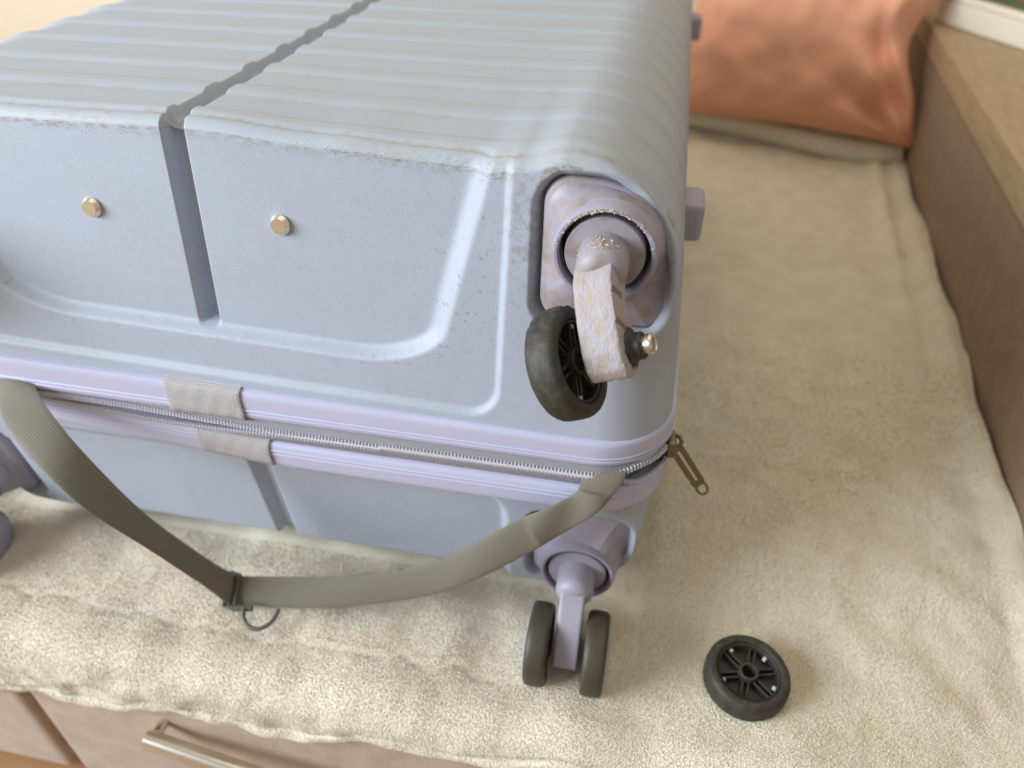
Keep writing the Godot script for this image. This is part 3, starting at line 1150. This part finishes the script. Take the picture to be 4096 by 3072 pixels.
func zip_pull(case: Node3D) -> void:
	var slider := part(case, "zip_slider", joined([[rbox(Vector3(0.0062, 0.0125, 0.0150), 0.0020), at(Vector3.ZERO)], [tube([Vector3(0.0015, 0.004, -0.004), Vector3(0.0055, 0.0042, -0.002), Vector3(0.0066, 0.0030, 0.001), Vector3(0.0052, 0.0005, 0.0038), Vector3(0.0012, -0.002, 0.005)], 0.0014, 8), at(Vector3.ZERO)]]), M.zip_metal, at(Vector3(0.2762, 0.1560, -0.032), Vector3(0, 0.15, 0)))
	# pull: flat bar with a long slot and a ring end
	var a := Vector3(0.2795, 0.1575, -0.0270)
	var e := Vector3(0.3025, 0.1215, -0.0285)
	var y := (e - a).normalized()
	var z := (Vector3(-0.10, 0.70, 0.72) - y * y.dot(Vector3(-0.10, 0.70, 0.72))).normalized()
	var bb := Basis(y.cross(z), y, z)
	var lng := a.distance_to(e)
	var ps := []
	for s in [-1, 1]:
		ps.append([rbox(Vector3(0.0036, lng * 0.76, 0.0020), 0.0006), at(Vector3(s * 0.0026, lng * 0.40, 0))])
	ps.append([rbox(Vector3(0.0086, 0.0036, 0.0020), 0.0006), at(Vector3(0, 0.0012, 0))])
	ps.append([rbox(Vector3(0.0078, 0.0040, 0.0020), 0.0006), at(Vector3(0, lng * 0.78, 0))])
	var ring := []
	for k in 24:
		var f := TAU * k / 24.0
		ring.append(Vector3(0.0033 * cos(f), lng * 0.90 + 0.0052 * sin(f), 0))
	ps.append([tube(ring, 0.0009, 8, true), at(Vector3.ZERO)])
	part(slider, "pull", joined(ps), M.zip_metal, slider.transform.affine_inverse() * Transform3D(bb, a))


func crumbs(case: Node3D) -> void:
	# shreds of worn plastic and dirt that cling to the broken corner
	var flake := SurfaceTool.new()
	flake.begin(Mesh.PRIMITIVE_TRIANGLES)
	var pts := [Vector3(0, 0.0, 0), Vector3(0.0006, 0.0001, 0.0003), Vector3(0.0014, 0.0005, 0.0), Vector3(0.0007, 0.0003, -0.0004), Vector3(0.0005, 0.0007, 0.0)]
	for t in [[0, 1, 4], [1, 2, 4], [2, 3, 4], [3, 0, 4], [0, 3, 1], [3, 2, 1]]:
		for k in t:
			flake.add_vertex(pts[k])
	flake.generate_normals()
	var places := []
	var c := Vector3(CX, CYU, 0)
	for i in 330:
		var p := Vector3.ZERO
		var s := rng.randf_range(0.4, 1.1)
		var pick := rng.randf()
		if pick < 0.35:     # rim of the swivel ring, mostly above
			var a := PI / 2 + rng.randfn(0.0, 0.62)
			p = c + Vector3(cos(a) * 0.0238, sin(a) * 0.0238, 0.0002)
		elif pick < 0.60:   # upper side of the stub
			var a := PI / 2 + rng.randfn(0.1, 0.5)
			p = c + Vector3(cos(a) * 0.0128, sin(a) * 0.0128, rng.randf_range(0.004, 0.0145))
		elif pick < 0.75:   # plate above the ring
			var y := rng.randf_range(0.300, 0.324)
			p = Vector3(CX + rng.randf_range(-0.027, 0.026), y, face_z(y) - 0.0042)
			s *= 0.7
		else:               # worn edge between recess and band
			var x := rng.randf_range(0.06, 0.172)
			p = Vector3(x, 0.3345 + top_edge(x) + rng.randfn(0.0, 0.0014), -0.0225 + rng.randfn(0, 0.0015))
			s *= 0.8
		places.append([Transform3D(Basis.from_euler(Vector3(rng.randf() * TAU, rng.randf() * TAU, rng.randf() * TAU)).scaled(Vector3.ONE * s), p), rng.randf()])
	var mm := MultiMesh.new()
	mm.transform_format = MultiMesh.TRANSFORM_3D
	mm.use_colors = true
	mm.mesh = flake.commit()
	mm.instance_count = places.size()
	for i in places.size():
		mm.set_instance_transform(i, places[i][0])
		var k: float = places[i][1]
		mm.set_instance_color(i, Color(1.0, 0.95, 0.85).lerp(Color(0.55, 0.45, 0.32), k * k))
	var o := MultiMeshInstance3D.new()
	o.name = "plastic_shreds"
	o.multimesh = mm
	o.material_override = M.crumb
	o.set_meta("kind", "stuff")
	case.add_child(o, true)


func loose_wheel() -> void:
	var w := thing("caster_wheel", "black broken-off caster wheel lying flat on the fleece, spokes up", "wheel", Vector3(0.3466, 0.0105, 0.0255))
	w.rotation = Vector3(0.05, 0.3, -0.05)
	wheel_parts(w, M.tyre, 0.0007, false, [0.55, 1.9, 3.3, 5.6])


# ---------------------------------------------------------------- blanket, sofa, room

const EDGE_Z := 0.070
const EDGE_R := 0.028


func panel_x(z: float) -> float:
	return 0.588 - 0.09 * (z + 0.35)


func blanket_height(x: float, z: float) -> float:
	var h := 0.001
	h += 0.0060 * wide.get_noise_2d(x * 0.6, z * 0.6) + 0.0008 * wide.get_noise_2d(x * 2.4 + 9.0, z * 2.4)
	h -= 0.0014 * exp(-pow((z - 0.052 - 0.006 * wide.get_noise_2d(x * 2.0, 8.0)) / 0.0035, 2.0)) * sst(0.30, 0.15, x)
	# slight ripples radiating from the case
	h += 0.0011 * sin((z * 0.9 + x * 0.25) * 62.0 + 3.0 * wide.get_noise_2d(x, z)) * sst(0.25, 0.35, x) * sst(0.0, -0.2, z)
	# doubled layer at the far end
	var zf := -1.075 + 0.38 * (x - 0.29)
	h += 0.018 * sst(0.0, -0.03, z - zf) * sst(0.68, 0.58, x)
	# bunched against the side panel
	var q := x - panel_x(z)
	h += 0.012 * exp(-pow((q + 0.045) / 0.012, 2.0)) * sst(-0.30, -0.75, z)
	h += 0.009 * exp(-pow((q + 0.018) / 0.012, 2.0)) * sst(-0.1, -0.4, z)
	h += 0.012 * sst(-0.03, 0.0, q)
	# pressed down under the case
	h -= 0.006 * sst(0.285, 0.262, absf(x)) * sst(0.0, -0.03, z)
	return h


func hem(x: float) -> float:
	return 0.087 - 0.036 * clampf((x + 0.19) / 0.36, 0.0, 1.0) + 0.004 * sin(x * 21.0) + 0.003 * sin(x * 47.0)


func blanket_point(x: float, s: float) -> Vector3:
	# s runs towards the front: below 0 on top, then round the edge and down
	if s <= 0.0:
		return Vector3(x, blanket_height(x, EDGE_Z + s), EDGE_Z + s)
	var h := blanket_height(x, EDGE_Z)
	var q := EDGE_R * PI / 2
	var wob := 0.004 * wide.get_noise_2d(x * 1.5, 4.0 + s * 2.0) * sst(0.0, 0.06, s)
	wob -= 0.0022 * exp(-pow((s - hem(x) + 0.012) / 0.0022, 2.0)) + 0.003 * sst(hem(x) - 0.005, hem(x), s)
	if s < q:
		var a := s / EDGE_R
		return Vector3(x, h - EDGE_R * (1.0 - cos(a)), EDGE_Z + EDGE_R * sin(a) + wob)
	return Vector3(x, h - EDGE_R - (s - q), EDGE_Z + EDGE_R + wob)


func blanket() -> void:
	var xs := steps([[-1.1, -0.34, 0.02], [-0.34, 0.48, 0.006], [0.48, 0.70, 0.005]])
	var ss := steps([[-1.36, -1.10, 0.012], [-1.10, -0.95, 0.005], [-0.95, -0.25, 0.008], [-0.25, 0.0, 0.005], [0.0, 1.0, 0.02]])
	var V := PackedVector3Array()
	var C := PackedColorArray()
	for s0 in ss:
		for x0 in xs:
			var s := s0
			var x := x0
			if s0 > 0.0:
				s = s0 * hem(x0)
			if x0 > 0.48:
				var lim := panel_x(minf(EDGE_Z + s, 0.1)) - 0.004 + 0.003 * sin(s * 23.0)
				x = lerpf(0.48, lim, (x0 - 0.48) / 0.22)
			var p := blanket_point(x, s)
			V.append(p)
			var w := wide.get_noise_2d(p.x * 1.4, p.z * 1.4 + p.y)
			C.append(Color(1, 1, 1).lerp(Color(0.92, 0.90, 0.86), clampf(0.35 + 1.0 * w, 0.0, 1.0)))
	var I := grid_index(xs.size(), ss.size(), false, false)
	var o := part(self, "fleece_blanket", smooth(V, I, null, C), M.fleece)
	o.set_meta("label", "cream fleece blanket spread over the sofa seat under the suitcase, draped over its front edge")
	o.set_meta("category", "blanket")
	# the doubled-over end of the blanket, a soft roll under the pillow
	var roll := []
	for k in 40:
		var t := k / 39.0
		var x := lerpf(0.16, 0.635, t)
		var z := -1.085 + 0.38 * (x - 0.29) + 0.006 * sin(t * 9.0) - 0.05 * sst(0.9, 1.0, t) * 0.3
		roll.append(Vector3(x, 0.021 + 0.004 * sin(t * 6.0), z))
	part(o, "fold", tube(roll, 0.0235, 20, false, 0.85), M.fleece)
	# pile
	var tuft := SurfaceTool.new()
	tuft.begin(Mesh.PRIMITIVE_TRIANGLES)
	var ring := []
	for lv in [[0.0, 1.0, 0.0], [0.55, 0.85, 0.25], [1.0, 0.30, 0.75]]:
		for k in 5:
			var a := TAU * k / 5.0
			ring.append(Vector3(cos(a) * 0.0008 * lv[1], 0.0019 * lv[0], sin(a) * 0.0008 * lv[1]) + Vector3(0, 0, 0.0016) * lv[2])
	tuft.set_smooth_group(0)
	for j in 2:
		for k in 5:
			var a: Vector3 = ring[j * 5 + k]
			var b: Vector3 = ring[j * 5 + (k + 1) % 5]
			var c: Vector3 = ring[j * 5 + 5 + k]
			var d: Vector3 = ring[j * 5 + 5 + (k + 1) % 5]
			for v in [a, b, c, b, d, c]:
				tuft.add_vertex(v)
	for k in 5:
		for v in [ring[10 + k], ring[10 + (k + 1) % 5], Vector3(0, 0.0020, 0.0015)]:
			tuft.add_vertex(v)
	tuft.generate_normals()
	var buf := PackedFloat32Array()
	# areas: x from, x to, s from, s to, spacing
	for area in [[-0.34, 0.60, -0.12, 0.085, 0.00125], [0.25, 0.62, -0.60, -0.12, 0.0016]]:
		var st: float = area[4]
		var nx := int((area[1] - area[0]) / st)
		var ns := int((area[3] - area[2]) / st)
		var gain := st / 0.00145
		for j in ns:
			for i in nx:
				var x: float = area[0] + (i + rng.randf()) * st
				var s: float = area[2] + (j + rng.randf()) * st
				var z := EDGE_Z + s
				if absf(x) < 0.262 and z < -0.03:
					continue
				if s > hem(x) - 0.007 or x > panel_x(minf(z, 0.1)) - 0.006:
					continue
				if rng.randf() < sst(-0.20, -0.58, s):
					continue
				var p := blanket_point(x, s)
				# nap: a slowly turning direction, plus disorder
				var an := 1.2 * wide.get_noise_2d(x * 1.2 + 5.0, s * 1.2) + rng.randfn(0.0, 0.45)
				var nrm := Vector3.UP
				if s > 0.0:
					var q := minf(s / EDGE_R, PI / 2)
					nrm = Vector3(0, cos(q), sin(q))
				var fwd := Vector3(sin(an), 0, cos(an))
				fwd = (fwd - nrm * nrm.dot(fwd))
				if fwd.length() < 0.05:
					fwd = Vector3(0, -1, 0)
				fwd = fwd.normalized()
				var side := nrm.cross(fwd)
				var sc := gain * rng.randf_range(0.6, 1.0)
				var hh := rng.randf_range(0.65, 1.05) * sqrt(gain)
				var k := rng.randf_range(0.97, 1.03)
				var X := side * sc
				var Y := nrm * hh
				var Z := fwd * sc
				p -= nrm * 0.0009
				buf.append_array([X.x, Y.x, Z.x, p.x, X.y, Y.y, Z.y, p.y, X.z, Y.z, Z.z, p.z, k, k * 0.995, k * 0.98, 1.0])
	var mm := MultiMesh.new()
	mm.transform_format = MultiMesh.TRANSFORM_3D
	mm.use_colors = true
	mm.mesh = tuft.commit()
	mm.instance_count = buf.size() / 16
	mm.buffer = buf
	var pile := MultiMeshInstance3D.new()
	pile.name = "pile"
	pile.multimesh = mm
	pile.material_override = M.fleece_pile if M.has("fleece_pile") else M.fleece
	pile.set_meta("kind", "stuff")
	o.add_child(pile, true)


func floor_and_sofa() -> void:
	var fl := part(self, "floor", rbox(Vector3(6.0, 0.05, 6.0), 0.002), M.floor_wood, at(Vector3(0, -0.24, 0)))
	fl.set_meta("kind", "structure")
	var wall := part(self, "wall", rbox(Vector3(6.0, 2.6, 0.1), 0.002), M.wall_paint, at(Vector3(0, 1.05, -1.44)))
	wall.set_meta("kind", "structure")
	var sofa := thing("sofa", "pinkish brown suede sofa bed with an oak ledge along its side panel", "sofa", Vector3(0, -0.215, 0))
	var y0 := 0.215
	part(sofa, "seat", rbox(Vector3(1.75, 0.19, 1.42), 0.03), M.suede, at(Vector3(-0.235, -0.104 + y0, -0.635)))
	part(sofa, "front_panel", rbox(Vector3(0.76, 0.196, 0.03), 0.011), M.suede, at(Vector3(0.196, -0.110 + y0, 0.078)))
	part(sofa, "front_panel", rbox(Vector3(0.90, 0.196, 0.03), 0.011), M.suede, at(Vector3(-0.6395, -0.110 + y0, 0.078)))
	var turn := Vector3(0, atan(0.09) * -1.0, 0)
	var mid_z := -0.55
	var side := part(sofa, "side_panel", rbox(Vector3(0.06, 0.37, 1.62), 0.008), M.shaded_suede, at(Vector3(panel_x(mid_z) + 0.030, -0.03 + y0, mid_z), turn))
	part(side, "oak_ledge", rbox(Vector3(0.42, 0.035, 1.64), 0.002), M.oak, at(Vector3(0.178, 0.2035, 0)))
	var bar := part(sofa, "pull_handle", tube([Vector3(-0.068, -0.0730, 0.108), Vector3(0.155, -0.0915, 0.124)], 0.0066, 24), M.handle_chrome, at(Vector3(0, y0, 0)))
	for x in [-0.0635, 0.140]:
		var t: float = (x + 0.0735) / 0.2285
		part(bar, "post", tube([Vector3(x, -0.0730 - 0.0185 * t, 0.088), Vector3(x, -0.0730 - 0.0185 * t, 0.108 + 0.016 * t)], 0.0040, 14), M.handle_chrome)


func pillow() -> void:
	var o := thing("pillow", "salmon velvet throw pillow leaning at the far end of the sofa", "pillow", Vector3(0.47, 0.02, -1.15))
	var e1 := Vector3(0.355, 0.003, 0.105).normalized()
	var e2 := Vector3(0.03, 0.86, -0.48)
	e2 = (e2 - e1 * e1.dot(e2) * 0.6).normalized()
	var e3 := e1.cross(e2).normalized()
	var corner := Vector3(0.642, 0.040, -0.935) - o.position
	var n := 71
	var size := 0.43
	var V := PackedVector3Array()
	var I := PackedInt32Array()
	for sd in [1.0, -1.0]:
		var base := V.size()
		for j in n:
			for i in n:
				var u := 2.0 * i / (n - 1) - 1.0
				var v := 2.0 * j / (n - 1) - 1.0
				var pin := 1.0 - (0.05 * (1.0 - v * v) + 0.16 * exp(-pow((v + 0.30) / 0.34, 2.0))) * sst(0.3, 1.0, absf(u))
				var piv := 1.0 - 0.045 * (1.0 - u * u) * sst(0.3, 1.0, absf(v))
				var t := pow(maxf(0.0, (1.0 - u * u) * (1.0 - v * v)), 0.36)
				# creases running in from corners and seams
				var cr := 0.019 * sin(atan2(v + 1.25, u - 1.2) * 17.0) * exp(-((u - 1) * (u - 1) + (v + 1) * (v + 1)) * 2.2)
				cr += 0.010 * sin(u * 16.0 + 2.0 * v) * exp(-pow((v + 0.85) / 0.22, 2.0)) * 0.8
				cr += 0.012 * sin(v * 15.0 - 3.0 * u) * exp(-pow((u - 0.78) / 0.2, 2.0))
				cr += 0.010 * wide.get_noise_2d(u * 0.16 + 3.0, v * 0.16)
				var w := t * 0.085 + cr * minf(1.0, t * 1.6)
				V.append(corner + e1 * (size * 0.5 * (u * pin - 1.0)) + e2 * (size * 0.5 * (v * piv + 1.0)) + e3 * (w * sd))
		I.append_array(grid_index(n, n, false, sd < 0.0, base))
	part(o, "cover", smooth(V, I), M.velvet)


func game_box() -> void:
	var a := Vector3(0.6640, 0.1915, -1.099)
	var d := Vector3(0.0777, 0, 0.1676).normalized()
	var o := thing("box", "cream cardboard box with a green printed top on the oak ledge", "box", a)
	o.basis = Basis(d.cross(Vector3.UP).normalized() * -1.0, Vector3.UP, d)
	o.basis.x = Vector3.UP.cross(d)
	part(o, "tray", rbox(Vector3(0.26, 0.034, 0.34), 0.003), M.box_card, at(Vector3(0.13, 0.017, 0.165)))
	var im := Image.create(256, 256, false, Image.FORMAT_RGB8)
	var nz := FastNoiseLite.new()
	nz.frequency = 0.018
	nz.seed = 21
	for y in 256:
		for x in 256:
			var k := nz.get_noise_2d(x, y)
			var c := Color(0.24, 0.33, 0.20)
			if k > 0.22 and x > 60:
				c = Color(0.12, 0.15, 0.28)
			elif k < -0.24 and x > 50:
				c = Color(0.72, 0.38, 0.18)
			im.set_pixel(x, y, c)
	var m := mat("box_print", Color.WHITE, 0.5)
	m.albedo_texture = ImageTexture.create_from_image(im)
	part(o, "lid", rbox(Vector3(0.262, 0.008, 0.342), 0.002), M.box_card, at(Vector3(0.13, 0.0385, 0.165)))
	var q := PlaneMesh.new()
	q.size = Vector2(0.242, 0.315)
	part(o, "print", q, m, at(Vector3(0.135, 0.0429, 0.165)))
	part(o, "tab", rbox(Vector3(0.003, 0.026, 0.034), 0.001), M.box_card, at(Vector3(-0.0008, 0.020, 0.060)))
